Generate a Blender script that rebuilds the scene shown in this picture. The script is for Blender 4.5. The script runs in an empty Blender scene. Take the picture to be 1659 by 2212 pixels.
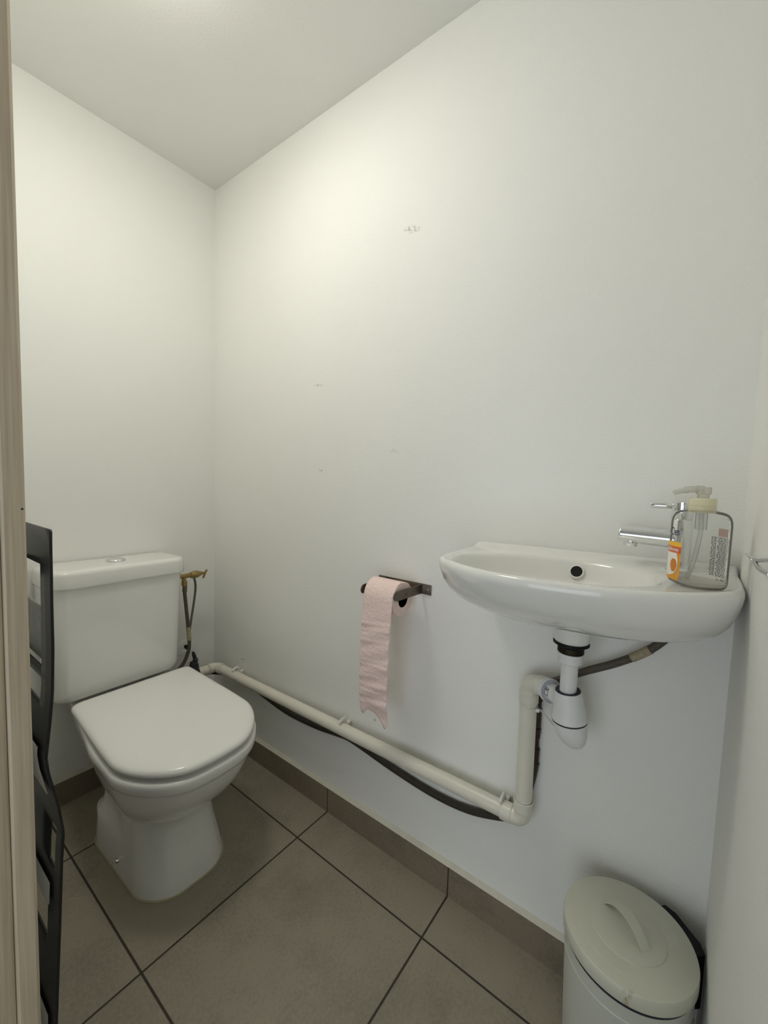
import bpy, bmesh, math, random
from mathutils import Vector, Matrix, Euler
random.seed(4)
sc = bpy.context.scene
COL = sc.collection
PI = math.pi

# ------------------------------------------------------------------ helpers
def srgb(r, g, b):
    f = lambda c: (c / 255 / 12.92) if c / 255 <= .04045 else ((c / 255 + .055) / 1.055) ** 2.4
    return (f(r), f(g), f(b), 1)

def link(o, parent=None):
    COL.objects.link(o)
    if parent is not None:
        o.parent = parent
    return o

def mesh(name, vf, mat, parent=None, smooth=True, angle=35, loc=None):
    v, f = vf
    me = bpy.data.meshes.new(name)
    me.from_pydata([tuple(p) for p in v], [], f)
    me.update()
    bm = bmesh.new(); bm.from_mesh(me)
    bmesh.ops.remove_doubles(bm, verts=bm.verts, dist=1e-6)
    bmesh.ops.recalc_face_normals(bm, faces=bm.faces)
    bm.to_mesh(me); bm.free()
    if smooth:
        for p in me.polygons: p.use_smooth = True
        me.set_sharp_from_angle(angle=math.radians(angle))
    if mat: me.materials.append(mat)
    o = bpy.data.objects.new(name, me)
    if loc: o.location = loc
    return link(o, parent)

def empty(name, loc=(0, 0, 0)):
    o = bpy.data.objects.new(name, None)
    o.empty_display_size = .05
    o.location = loc
    return link(o)

def adopt(root, *kids):
    for k in kids:
        k.parent = root
        k.matrix_parent_inverse = Matrix.Translation(-Vector(root.location))

def tag(o, label=None, cat=None, group=None, kind=None):
    if label: o['label'] = label
    if cat: o['category'] = cat
    if group: o['group'] = group
    if kind: o['kind'] = kind
    return o

def join(*vfs):
    V, F = [], []
    for v, f in vfs:
        k = len(V)
        V += [Vector(p) for p in v]
        F += [tuple(i + k for i in q) for q in f]
    return V, F

def xf(vf, m):
    return [m @ Vector(p) for p in vf[0]], vf[1]

def loft(rings, cap0=True, cap1=True, closed=True):
    n = len(rings[0])
    V = [Vector(p) for r in rings for p in r]
    F = []
    for i in range(len(rings) - 1):
        for j in range(n if closed else n - 1):
            a = i * n + j; b = i * n + (j + 1) % n
            F.append((a, b, b + n, a + n))
    if cap0: F.append(tuple(reversed(range(n))))
    if cap1: F.append(tuple(range((len(rings) - 1) * n, len(rings) * n)))
    return V, F

def catmull(pts, k=8):
    pts = [Vector(p) for p in pts]
    if len(pts) < 3: return pts
    out = []
    P = [2 * pts[0] - pts[1]] + pts + [2 * pts[-1] - pts[-2]]
    for i in range(1, len(P) - 2):
        a, b, c, d = P[i - 1:i + 3]
        for s in range(k):
            t = s / k
            out.append(.5 * ((2 * b) + (c - a) * t + (2 * a - 5 * b + 4 * c - d) * t * t + (3 * b - a - 3 * c + d) * t ** 3))
    out.append(pts[-1])
    return out

def tube(path, r, n=18, smooth=False, k=8, cap=True, flat=1.0):
    if smooth: path = catmull(path, k)
    path = [Vector(p) for p in path]
    m = len(path)
    rr = r if isinstance(r, (list, tuple)) else [r] * m
    if len(rr) != m:
        rr = [rr[min(len(rr) - 1, int(round(i * (len(rr) - 1) / (m - 1))))] for i in range(m)]
    tans = []
    for i in range(m):
        t = path[min(i + 1, m - 1)] - path[max(i - 1, 0)]
        tans.append(t.normalized())
    ref = Vector((0, 0, 1)) if abs(tans[0].z) < .9 else Vector((1, 0, 0))
    u = tans[0].cross(ref).normalized()
    rings = []
    for i in range(m):
        u = (u - tans[i] * u.dot(tans[i])).normalized()
        w = tans[i].cross(u)
        rings.append([path[i] + rr[i] * (math.cos(a) * u + flat * math.sin(a) * w) for a in [2 * PI * j / n for j in range(n)]])
    return loft(rings, cap, cap)

def bend_path(pts, r, k=8):
    """polyline with its corners rounded by radius r"""
    pts = [Vector(p) for p in pts]
    out = [pts[0]]
    for i in range(1, len(pts) - 1):
        a, b, c = pts[i - 1], pts[i], pts[i + 1]
        d0 = (a - b).normalized(); d1 = (c - b).normalized()
        p0 = b + d0 * r; p1 = b + d1 * r
        for s in range(k + 1):
            t = s / k
            out.append((1 - t) ** 2 * p0 + 2 * t * (1 - t) * b + t * t * p1)
    out.append(pts[-1])
    return out

def lathe(prof, n=40, m=None):
    rings = [[(r * math.cos(2 * PI * j / n), r * math.sin(2 * PI * j / n), z) for j in range(n)] for r, z in prof]
    vf = loft(rings, prof[0][0] > 1e-5, prof[-1][0] > 1e-5)
    return xf(vf, m) if m else vf

def axis_m(p, d):
    """matrix carrying +Z to direction d at p"""
    d = Vector(d).normalized()
    return Matrix.Translation(Vector(p)) @ d.to_track_quat('Z', 'Y').to_matrix().to_4x4()

def cyl(p0, p1, r, n=28, bev=.0):
    p0 = Vector(p0); p1 = Vector(p1); L = (p1 - p0).length
    if bev: prof = [(r - bev, 0), (r - bev * .3, bev * .3), (r, bev), (r, L - bev), (r - bev * .3, L - bev * .3), (r - bev, L)]
    else: prof = [(r, 0), (r, L)]
    return lathe(prof, n, axis_m(p0, p1 - p0))

def box(x0, x1, y0, y1, z0, z1, bev=0, seg=2):
    bm = bmesh.new()
    bmesh.ops.create_cube(bm, size=1)
    bmesh.ops.transform(bm, matrix=Matrix.Translation(((x0 + x1) / 2, (y0 + y1) / 2, (z0 + z1) / 2)) @ Matrix.Diagonal((x1 - x0, y1 - y0, z1 - z0, 1)), verts=bm.verts)
    if bev: bmesh.ops.bevel(bm, geom=bm.edges[:], offset=bev, segments=seg, affect='EDGES', profile=.5)
    bm.verts.index_update()
    v = [x.co.copy() for x in bm.verts]; f = [tuple(q.index for q in p.verts) for p in bm.faces]
    bm.free()
    return v, f

# ------------------------------------------------------------------ materials
def nodes(name):
    m = bpy.data.materials.new(name); m.use_nodes = True
    nt = m.node_tree
    return m, nt, nt.nodes['Principled BSDF']

def N(nt, t, **kw):
    n = nt.nodes.new(t)
    for k, v in kw.items(): setattr(n, k, v)
    return n

def mat(name, col, rough=.4, metal=0, var=.0, vscale=8, bump=0, bscale=120, coat=0, spec=None, stains=(), sub=0):
    m, nt, b = nodes(name)
    L = nt.links.new
    tc = N(nt, 'ShaderNodeTexCoord')
    b.inputs['Roughness'].default_value = rough
    b.inputs['Metallic'].default_value = metal
    if coat: b.inputs['Coat Weight'].default_value = coat; b.inputs['Coat Roughness'].default_value = .05
    if spec is not None: b.inputs['Specular IOR Level'].default_value = spec
    if sub:
        b.inputs['Subsurface Weight'].default_value = sub; b.inputs['Subsurface Radius'].default_value = (.004, .003, .003)
    nz = N(nt, 'ShaderNodeTexNoise'); nz.inputs['Scale'].default_value = vscale; nz.inputs['Detail'].default_value = 1.5
    L(tc.outputs['Object'], nz.inputs['Vector'])
    mx = N(nt, 'ShaderNodeMix', data_type='RGBA')
    mx.inputs[6].default_value = tuple(c * (1 - var) for c in col[:3]) + (1,)
    mx.inputs[7].default_value = tuple(min(1, c * (1 + var)) for c in col[:3]) + (1,)
    L(nz.outputs['Fac'], mx.inputs[0])
    last = mx.outputs[2]
    shared = {}
    for (c, rot, rad, scol, amt, ns) in stains:
        mp = N(nt, 'ShaderNodeMapping', vector_type='TEXTURE')
        mp.inputs['Location'].default_value = c; mp.inputs['Rotation'].default_value = rot; mp.inputs['Scale'].default_value = rad
        L(tc.outputs['Object'], mp.inputs['Vector'])
        ln = N(nt, 'ShaderNodeVectorMath', operation='LENGTH'); L(mp.outputs['Vector'], ln.inputs[0])
        mr = N(nt, 'ShaderNodeMapRange'); mr.inputs['From Min'].default_value = 1; mr.inputs['From Max'].default_value = .3
        L(ln.outputs['Value'], mr.inputs['Value'])
        if ns not in shared:
            shared[ns] = N(nt, 'ShaderNodeTexNoise'); shared[ns].inputs['Scale'].default_value = ns; shared[ns].inputs['Detail'].default_value = 2
            L(tc.outputs['Object'], shared[ns].inputs['Vector'])
        n2 = shared[ns]
        m2 = N(nt, 'ShaderNodeMapRange'); m2.inputs['From Min'].default_value = .45; m2.inputs['From Max'].default_value = .62
        L(n2.outputs['Fac'], m2.inputs['Value'])
        mu = N(nt, 'ShaderNodeMath', operation='MULTIPLY'); L(mr.outputs['Result'], mu.inputs[0]); L(m2.outputs['Result'], mu.inputs[1])
        m3 = N(nt, 'ShaderNodeMath', operation='MULTIPLY'); L(mu.outputs[0], m3.inputs[0]); m3.inputs[1].default_value = amt
        mm = N(nt, 'ShaderNodeMix', data_type='RGBA'); L(m3.outputs[0], mm.inputs[0]); L(last, mm.inputs[6]); mm.inputs[7].default_value = scol
        last = mm.outputs[2]
    L(last, b.inputs['Base Color'])
    if bump:
        bn = N(nt, 'ShaderNodeTexNoise'); bn.inputs['Scale'].default_value = bscale; bn.inputs['Detail'].default_value = 1
        L(tc.outputs['Object'], bn.inputs['Vector'])
        bp = N(nt, 'ShaderNodeBump'); bp.inputs['Strength'].default_value = bump; bp.inputs['Distance'].default_value = .002
        L(bn.outputs['Fac'], bp.inputs['Height']); L(bp.outputs['Normal'], b.inputs['Normal'])
    return m

smudge = srgb(150, 148, 125)
speck = srgb(95, 90, 78)
M = {}
WALLC = (.875, .875, .845, 1)
M['wall'] = mat('wall_paint', WALLC, .6, spec=.3, var=.02, vscale=3, bump=.3, bscale=260)
M['wall_right'] = mat('wall_paint_marked', WALLC, .6, spec=.3, var=.02, vscale=3, bump=.3, bscale=260, stains=[
    ((0, -.956, 1.781), (.28, 0, 0), (.05, .034, .012), smudge, .75, 160),
    ((0, -.612, 1.409), (.08, 0, 0), (.05, .028, .006), smudge, .7, 160),
    ((0, -.630, 1.134), (.0, 0, 0), (.05, .016, .008), smudge, .4, 160),
    ((0, -.925, 1.19), (.3, 0, 0), (.05, .02, .01), smudge, .3, 160),
    ((0, -.21, .375), (0, 0, 0), (.05, .02, .004), speck, .8, 160),
    ((0, -1.325, .602), (0, 0, 0), (.05, .0025, .005), speck, .95, 60),
    ((0, -.885, .382), (0, 0, 0), (.05, .008, .006), speck, .5, 160)])
M['ceiling'] = mat('ceiling_paint', (.84, .84, .815, 1), .7, var=.02, vscale=3, bump=.18, bscale=220)
M['ceramic'] = mat('white_ceramic', (.83, .83, .80, 1), .14, var=.015, vscale=4, coat=.5)
M['seat_plastic'] = mat('white_seat_plastic', (.89, .89, .86, 1), .2, var=.01, vscale=4)
M['pvc'] = mat('white_pvc', srgb(224, 221, 208), .32, var=.05, vscale=14)
M['pvc_new'] = mat('bright_white_pvc', srgb(230, 231, 230), .35, var=.03, vscale=30)
M['chrome'] = mat('chrome', (.82, .83, .84, 1), .1, 1, var=.02)
M['steel'] = mat('brushed_steel', srgb(112, 104, 92), .38, .9, var=.25, vscale=60)
M['brass'] = mat('aged_brass', srgb(160, 138, 88), .4, .8, var=.3, vscale=90)
M['copper'] = mat('tarnished_dark_metal', srgb(70, 62, 50), .45, .7, var=.3, vscale=120)
M['braid'] = mat('grey_braid', srgb(92, 86, 76), .45, .5, var=.45, vscale=500, bump=.5, bscale=700)
M['grey_hose'] = mat('grey_hose', srgb(105, 104, 98), .4, .2, var=.1)
M['dark_hose'] = mat('dark_hose', srgb(58, 52, 42), .45, .1, var=.25, vscale=80)
M['rubber'] = mat('dark_rubber', srgb(42, 45, 46), .5, var=.1)
M['navy'] = mat('dark_blue_rubber', srgb(26, 28, 48), .5)
M['black'] = mat('black_plastic', srgb(12, 12, 13), .5, spec=.25)
M['hole'] = mat('dark_hole', srgb(10, 10, 10), .8)
M['black_metal'] = mat('black_painted_metal', srgb(30, 30, 30), .35, .2, var=.2, vscale=20)
M['grey_sheet'] = mat('grey_speckled_sheet', srgb(150, 152, 148), .4, var=.35, vscale=70)
M['paper_white'] = mat('white_page', srgb(205, 203, 196), .6, var=.05)
M['label_beige'] = mat('beige_tag', srgb(165, 152, 125), .6, var=.35, vscale=220)
M['bin'] = mat('white_enamel', srgb(196, 198, 188), .38, var=.03, vscale=30)
M['bin_lid'] = mat('white_enamel_lid', srgb(205, 206, 190), .38, var=.04, vscale=30, bump=.04, bscale=300, stains=[
    ((-.238, -1.577, .315), (0, 0, -.95), (.016, .0045, .05), srgb(150, 120, 60), 1.0, 90)])
M['caulk'] = mat('painted_plaster_edge', srgb(205, 202, 186), .6, var=.08, vscale=40, bump=.15, bscale=90)
M['seal'] = mat('yellowed_sealant', srgb(176, 168, 134), .5, var=.15, vscale=30)
M['frame'] = None
M['cap'] = mat('cream_plastic', srgb(222, 216, 184), .35, var=.03)
M['ink'] = mat('navy_ink', srgb(30, 36, 80), .5)
M['ink_grey'] = mat('grey_ink', srgb(70, 70, 80), .6)
M['lab_orange'] = mat('orange_label', srgb(232, 160, 50), .45, var=.12, vscale=60)
M['lab_yellow'] = mat('yellow_label_band', srgb(246, 190, 50), .45)
M['lab_red'] = mat('red_orange_label_band', srgb(222, 96, 44), .45)
M['lab_white'] = mat('white_label_splash', srgb(238, 234, 226), .45)
M['lab_pink'] = mat('pale_red_label_band', srgb(222, 184, 166), .5)
M['seal_grey'] = mat('light_grey_rubber', srgb(176, 178, 184), .5)
M['honey'] = mat('amber_honeycomb', srgb(214, 128, 34), .4, var=.4, vscale=260)

def floor_mat(name, tx, ty, T, usex=True, usey=True, base=srgb(140, 133, 117), grout=srgb(52, 47, 38), g=.0062):
    m, nt, b = nodes(name); L = nt.links.new
    tc = N(nt, 'ShaderNodeTexCoord'); sp = N(nt, 'ShaderNodeSeparateXYZ'); L(tc.outputs['Object'], sp.inputs[0])
    masks = []
    for ax, off, use in (('X', tx, usex), ('Y', ty, usey)):
        if not use: continue
        a = N(nt, 'ShaderNodeMath', operation='SUBTRACT'); L(sp.outputs[ax], a.inputs[0]); a.inputs[1].default_value = off
        d = N(nt, 'ShaderNodeMath', operation='PINGPONG'); L(a.outputs[0], d.inputs[0]); d.inputs[1].default_value = T / 2
        r = N(nt, 'ShaderNodeMapRange'); r.inputs['From Min'].default_value = g * .5; r.inputs['From Max'].default_value = g * .5 - .0012
        L(d.outputs[0], r.inputs['Value']); masks.append(r.outputs['Result'])
    mk = masks[0]
    if len(masks) > 1:
        mm = N(nt, 'ShaderNodeMath', operation='MAXIMUM'); L(masks[0], mm.inputs[0]); L(masks[1], mm.inputs[1]); mk = mm.outputs[0]
    n1 = N(nt, 'ShaderNodeTexNoise'); n1.inputs['Scale'].default_value = 5; n1.inputs['Detail'].default_value = 4; n1.inputs['Roughness'].default_value = .65
    n2 = N(nt, 'ShaderNodeTexNoise'); n2.inputs['Scale'].default_value = 140; n2.inputs['Detail'].default_value = 2
    L(tc.outputs['Object'], n1.inputs['Vector']); L(tc.outputs['Object'], n2.inputs['Vector'])
    ad = N(nt, 'ShaderNodeMath', operation='MULTIPLY_ADD'); L(n2.outputs['Fac'], ad.inputs[0]); ad.inputs[1].default_value = .45
    sc_ = N(nt, 'ShaderNodeMath', operation='MULTIPLY'); L(n1.outputs['Fac'], sc_.inputs[0]); sc_.inputs[1].default_value = .8
    L(sc_.outputs[0], ad.inputs[2])
    cr = N(nt, 'ShaderNodeValToRGB'); L(ad.outputs[0], cr.inputs[0])
    cr.color_ramp.elements[0].position = .32; cr.color_ramp.elements[0].color = tuple(c * .72 for c in base[:3]) + (1,)
    cr.color_ramp.elements[1].position = .68; cr.color_ramp.elements[1].color = tuple(c * 1.22 for c in base[:3]) + (1,)
    mx = N(nt, 'ShaderNodeMix', data_type='RGBA'); L(mk, mx.inputs[0]); L(cr.outputs[0], mx.inputs[6]); mx.inputs[7].default_value = grout
    L(mx.outputs[2], b.inputs['Base Color'])
    b.inputs['Roughness'].default_value = .5
    inv = N(nt, 'ShaderNodeMath', operation='MULTIPLY_ADD'); L(mk, inv.inputs[0]); inv.inputs[1].default_value = -1.5; L(ad.outputs[0], inv.inputs[2])
    bp = N(nt, 'ShaderNodeBump'); bp.inputs['Strength'].default_value = .3; bp.inputs['Distance'].default_value = .002
    L(inv.outputs[0], bp.inputs['Height']); L(bp.outputs['Normal'], b.inputs['Normal'])
    return m

TX, TY, TT = -.1403, -.7053, .45
M['floor'] = floor_mat('floor_tile', TX, TY, TT)
M['base_y'] = floor_mat('baseboard_tile', 0, TY, TT, False, True, base=srgb(122, 112, 96), g=.005)
M['base_x'] = floor_mat('baseboard_tile_back', TX, 0, TT, True, False, base=srgb(122, 112, 96), g=.005)

def wood_paint():
    m, nt, b = nodes('beige_painted_wood'); L = nt.links.new
    tc = N(nt, 'ShaderNodeTexCoord'); mp = N(nt, 'ShaderNodeMapping'); mp.inputs['Scale'].default_value = (300, 300, 6)
    L(tc.outputs['Object'], mp.inputs[0])
    n = N(nt, 'ShaderNodeTexNoise'); n.inputs['Scale'].default_value = 1; n.inputs['Detail'].default_value = 5; L(mp.outputs[0], n.inputs['Vector'])
    cr = N(nt, 'ShaderNodeValToRGB'); L(n.outputs['Fac'], cr.inputs[0])
    cr.color_ramp.elements[0].position = .3; cr.color_ramp.elements[0].color = srgb(184, 169, 146)
    cr.color_ramp.elements[1].position = .7; cr.color_ramp.elements[1].color = srgb(212, 198, 174)
    L(cr.outputs[0], b.inputs['Base Color']); b.inputs['Roughness'].default_value = .45
    bp = N(nt, 'ShaderNodeBump'); bp.inputs['Strength'].default_value = .15; bp.inputs['Distance'].default_value = .001
    L(n.outputs['Fac'], bp.inputs['Height']); L(bp.outputs['Normal'], b.inputs['Normal'])
    return m
M['frame'] = wood_paint()

def tissue():
    m, nt, b = nodes('pink_tissue'); L = nt.links.new
    tc = N(nt, 'ShaderNodeTexCoord')
    v = N(nt, 'ShaderNodeTexVoronoi'); v.inputs['Scale'].default_value = 130; L(tc.outputs['Object'], v.inputs['Vector'])
    n = N(nt, 'ShaderNodeTexNoise'); n.inputs['Scale'].default_value = 45; n.inputs['Detail'].default_value = 4; L(tc.outputs['Object'], n.inputs['Vector'])
    ad = N(nt, 'ShaderNodeMath', operation='ADD'); L(v.outputs['Distance'], ad.inputs[0]); L(n.outputs['Fac'], ad.inputs[1])
    bp = N(nt, 'ShaderNodeBump'); bp.inputs['Strength'].default_value = .55; bp.inputs['Distance'].default_value = .002
    L(ad.outputs[0], bp.inputs['Height']); L(bp.outputs['Normal'], b.inputs['Normal'])
    b.inputs['Base Color'].default_value = srgb(247, 222, 216); b.inputs['Roughness'].default_value = .9
    return m
M['tissue'] = tissue()

def clear(name, tint, opac, dirt=0):
    m, nt, b = nodes(name); L = nt.links.new
    nt.nodes.remove(b)
    out = nt.nodes['Material Output']
    tr = N(nt, 'ShaderNodeBsdfTransparent'); tr.inputs[0].default_value = tint
    gl = N(nt, 'ShaderNodeBsdfGlossy'); gl.inputs['Roughness'].default_value = .08; gl.inputs[0].default_value = (.9, .9, .9, 1)
    df = N(nt, 'ShaderNodeBsdfDiffuse'); df.inputs[0].default_value = (.75, .74, .70, 1)
    lw = N(nt, 'ShaderNodeLayerWeight'); lw.inputs['Blend'].default_value = .12
    m1 = N(nt, 'ShaderNodeMixShader'); L(lw.outputs['Fresnel'], m1.inputs[0]); L(tr.outputs[0], m1.inputs[1]); L(gl.outputs[0], m1.inputs[2])
    m2 = N(nt, 'ShaderNodeMixShader'); m2.inputs[0].default_value = opac; L(m1.outputs[0], m2.inputs[1]); L(df.outputs[0], m2.inputs[2])
    L(m2.outputs[0], out.inputs['Surface'])
    return m
M['clear'] = clear('clear_bottle_plastic', (.965, .97, .965, 1), .06)
M['clear_tube'] = clear('clear_tube_plastic', (.93, .94, .94, 1), .16)
M['cap_clear'] = clear('milky_pump_plastic', (.95, .94, .86, 1), .45)
M['strap'] = clear('clear_tie_plastic', (.92, .9, .84, 1), .45)

def emis(name, col, s):
    m, nt, b = nodes(name)
    b.inputs['Base Color'].default_value = (.9, .9, .88, 1)
    b.inputs['Emission Color'].default_value = col; b.inputs['Emission Strength'].default_value = s
    return m
M['glow'] = emis('lit_opal_glass', (1, .972, .885, 1), 27)

# ------------------------------------------------------------------ room
H, W, YF, JY = 2.239, .833, -1.6838, -1.02
def struct(name, vf, m, smooth=False, **k):
    o = mesh(name, vf, m, smooth=smooth, **k); o['kind'] = 'structure'; return o
struct('floor', box(-2.3, .1, -2.6, .6, -.08, 0), M['floor'])
struct('ceiling_hall_added', box(-2.3, -1.0, -2.6, .6, 2.239, 2.31), M['ceiling'])  # unseen, added to keep daylight off the upper door frame
# unseen hallway walls added to shape the daylight; low opening lets it in
struct('wall_hall_far_added', join(box(-2.4, -2.3, -2.6, -2.25, 0, 2.31), box(-2.4, -2.3, -.75, .6, 0, 2.31), box(-2.4, -2.3, -2.25, -.75, 1.25, 2.31)), M['wall'])
struct('wall_hall_left_added', box(-2.4, -.93, .5, .6, 0, 2.31), M['wall'])
struct('wall_hall_right_added', box(-2.4, -.2, -2.7, -2.6, 0, 2.31), M['wall'])
struct('wall_hall_near_added', join(box(-.93, -.85, YF - .95, YF - .10, 0, 2.31), box(-.93, -.83, .1, .5, 0, 2.31)), M['wall'])
struct('ceiling', box(-1.0, .1, -1.80, .1, H, H + .08), M['ceiling'])
struct('wall_right', box(0, .1, -1.80, .1, 0, H), M['wall_right'])
struct('wall_back', box(-W - .1, 0, 0, .1, 0, H), M['wall'])
struct('wall_front', box(-W - .1, 0, YF - .1, YF, 0, H), M['wall'])
struct('wall_left', join(box(-W - .1, -W, JY + .022, 0, 0, H), box(-W - .1, -W, YF, JY + .022, 2.02, H)), M['wall'])

def baseboard(name, along, m):
    t, h, c = .0113, .0825, .009
    if along == 'y':
        o = struct(name, box(-t, 0, YF + .002, -.0005, 0, h), m)
        v = [(-t, YF + .002, h), (0, YF + .002, h), (0, YF + .002, h + c), (-t, -.0005, h), (0, -.0005, h), (0, -.0005, h + c)]
    elif along == 'x':
        o = struct(name, box(-W, -t, -t, 0, 0, h), m)
        v = [(-W, -t, h), (-W, 0, h), (-W, 0, h + c), (-t, -t, h), (-t, 0, h), (-t, 0, h + c)]
    else:
        o = struct(name, box(-W, -W + t, JY + .03, -t, 0, h), m)
        v = [(-W + t, JY + .03, h), (-W, JY + .03, h), (-W, JY + .03, h + c), (-W + t, -t, h), (-W, -t, h), (-W, -t, h + c)]
    e = mesh('plaster_edge', (v, [(0, 1, 2), (3, 5, 4), (0, 2, 5, 3), (0, 3, 4, 1), (1, 4, 5, 2)]), M['caulk'], o, smooth=False)
    e['label'] = 'pale painted plaster edge along the top of the dark tiles'
    return o
baseboard('baseboard_right', 'y', M['base_y'])
baseboard('baseboard_back', 'x', M['base_x'])
baseboard('baseboard_left', 'l', M['base_y'])

# door frame (the camera stands in the doorway)
fr = struct('door_1', join(
    loft([[(-.852, JY + .022, z), (-.852, JY + .002, z), (-.850, JY, z), (-.8345, JY, z), (-.8312, JY + .004, z), (-.8306, JY + .006, z), (-.8306, JY + .022, z)] for z in (0, 2.02)]),
    box(-.872, -.8515, JY + .006, JY + .022, 0, 2.02, .004, 2),
    box(-W - .11, -.8715, JY + .002, JY + .022, 0, 2.02, .003, 2),
    box(-W - .11, -.8306, YF + .002, JY, 1.998, 2.02)), M['frame'], smooth=True, angle=25)
hl = mesh('screw_hole', join(cyl((-.8345, JY + .002, 1.0605), (-.8345, JY - .0004, 1.0605), .0011, 10)), M['hole'], fr)

# ------------------------------------------------------------------ toilet
def tring(xc, hf, hb, yf, yb, rf, rb, bulge, z, nA=12, nS=14, nF=18, lean=0):
    """closed ring: back right -> right side -> front right arc -> front -> left ..."""
    P = []
    def arc(cx, cy, r, a0, a1, n):
        for i in range(n + 1):
            a = a0 + (a1 - a0) * i / n
            P.append([cx + r * math.cos(a), cy + r * math.sin(a)])
    # build as plain rounded rectangle of half width 1 (scaled after)
    h = hf
    arc(h - rb, yb - rb, rb, PI / 2, 0, 6)
    y0, y1 = yb - rb, yf + rf
    for i in range(1, nS): P.append([h, y0 + (y1 - y0) * i / nS])
    arc(h - rf, yf + rf, rf, 0, -PI / 2, nA)
    for i in range(1, nF): P.append([h - rf - 2 * (h - rf) * i / nF, yf])
    arc(-h + rf, yf + rf, rf, -PI / 2, -PI, nA)
    for i in range(1, nS): P.append([-h, y1 + (y0 - y1) * i / nS])
    arc(-h + rb, yb - rb, rb, PI, PI / 2, 6)
    out = []
    for x, y in P:
        t = (yb - y) / (yb - yf)
        s = hb / hf + (1 - hb / hf) * min(1, max(0, t / .6))
        yy = y - bulge * (1 - (x / h) ** 2) * max(0, t) ** 3
        out.append((xc + x * s + lean * t, yy, z))
    return out

toilet = empty('toilet', (-.40, -.35, 0))
tag(toilet, 'white ceramic close-coupled toilet with closed square lid on grey tiles', 'toilet')
XC = -.400
bowl_rings = []
for z, hf, hb, yf, yb, rf, rb, bu in [
    (.000, .121, .122, -.589, -.200, .085, .07, .012),
    (.012, .120, .122, -.587, -.200, .085, .07, .012),
    (.050, .115, .120, -.577, -.200, .085, .07, .012),
    (.080, .111, .118, -.568, -.200, .085, .07, .012),
    (.097, .109, .112, -.563, -.192, .085, .06, .012),
    (.106, .108, .088, -.560, -.190, .085, .06, .012),
    (.150, .105, .080, -.551, -.185, .085, .06, .012),
    (.180, .104, .080, -.546, -.180, .085, .06, .012)]:
    bowl_rings.append(tring(-.410, hf, hb, yf, yb, rf, rb, bu, z, lean=.004))
for z, ds, df, yb, hb in [
    (.193, -.078, -.112, -.175, .084), (.198, -.070, -.104, -.165, .092), (.208, -.060, -.092, -.14, .103), (.228, -.046, -.070, -.11, .114), (.257, -.032, -.046, -.075, .126),
    (.290, -.019, -.027, -.06, .134), (.322, -.010, -.013, -.045, .139), (.345, -.0045, -.0055, -.035, .141), (.353, -.0025, -.003, -.03, .142), (.357, .000, .000, -.03, .142),
    (.363, .0032, .0035, -.028, 0.143), (.374, .0042, .0045, -.028, 0.143), (.3820, .0040, .0043, -.028, 0.143), (.3865, .0022, .0026, -.028, 0.142), (.3885, -.0015, -.0015, -.030, 0.140), (.3885, -.006, -.006, -.032, 0.134)]:
    bowl_rings.append(tring(-.387, .187 + ds, hb, -.6656 - df, yb, .13 + min(0, ds) * .6, .03, .047 + min(0, df) * .28, z, lean=-.019))
bowl = mesh('bowl', loft(bowl_rings), M['ceramic'], angle=60)
def seat_ring(z, d):
    return tring(-.387, .187 + d, .179 + d, -.6656 - d, -.186 + d * .4, .130 + d * .6, .018, .047, z, lean=-.019)
seat = mesh('seat', loft([seat_ring(z, d) for z, d in ((.387, -.018), (.389, -.016), (.400, -.016), (.402, -.018))]), M['seat_plastic'], angle=50)
lid = mesh('lid', loft([seat_ring(z, d) for z, d in ((.4015, -.012), (.4010, -.004), (.4015, -.0010), (.4030, .0006), (.408, .001), (.412, -.0003), (.4160, -.004), (.4185, -.010), (.4200, -.022), (.4208, -.045), (.4212, -.08))]), M['seat_plastic'], angle=60)
hinge = mesh('hinge', cyl((-.325, -.180, .398), (-.285, -.180, .398), .009, 20, .002), M['seat_plastic'])
hinge2 = mesh('hinge', cyl((-.495, -.180, .398), (-.455, -.180, .398), .009, 20, .002), M['seat_plastic'])

def rrect(x0, x1, y0, y1, rf, rb, z, n=8):
    """y0 = front (most negative)"""
    P = []
    for cx, cy, r, a in ((x1 - rb, y1 - rb, rb, PI / 2), (x1 - rf, y0 + rf, rf, 0), (x0 + rf, y0 + rf, rf, -PI / 2), (x0 + rb, y1 - rb, rb, -PI)):
        for i in range(n + 1):
            t = a - PI / 2 * i / n
            P.append((cx + r * math.cos(t), cy + r * math.sin(t), z))
    return P
tank_rings = []
for z, dx, dy in ((.400, .030, .040), (.402, .016, .020), (.407, .007, .009), (.416, .002, .003), (.428, 0, 0), (.60, -.006, -.006), (.757, -.012, -.011)):
    tank_rings.append(rrect(-.593 + dx * .9, -.220 - dx, -.157 + dy, -.012, .04 - min(.0, dx), .012, z))
tank = mesh('tank', loft(tank_rings), M['ceramic'], angle=60)
tl = []
for z, d in ((.7575, -.004), (.759, .0), (.764, .001), (.798, .0), (.805, -.002), (.8095, -.007), (.8115, -.016), (.812, -.03)):
    tl.append(rrect(-.6075 - d, -.2015 + d, -.177 - d, -.006, .052 + d, .02, z))
tank_lid = mesh('tank_lid', loft(tl), M['ceramic'], angle=60)
btn = mesh('flush_button', lathe([(.028, 0), (.028, .003), (.0265, .0055), (.022, .0085), (.0215, .0075), (.020, .0085), (.012, .0115), (0, .0125)], 36, Matrix.Translation((-.404, -.087, .8118))), M['chrome'])
btn['label'] = 'round chrome flush button'
cap = mesh('side_cap', lathe([(.0125, 0), (.0125, .002), (.010, .0045), (0, .0055)], 28, axis_m((-.598, -.022, .706), (-1, 0, 0))), M['chrome'])
cap['label'] = 'small chrome cap on the tank side'
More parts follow.
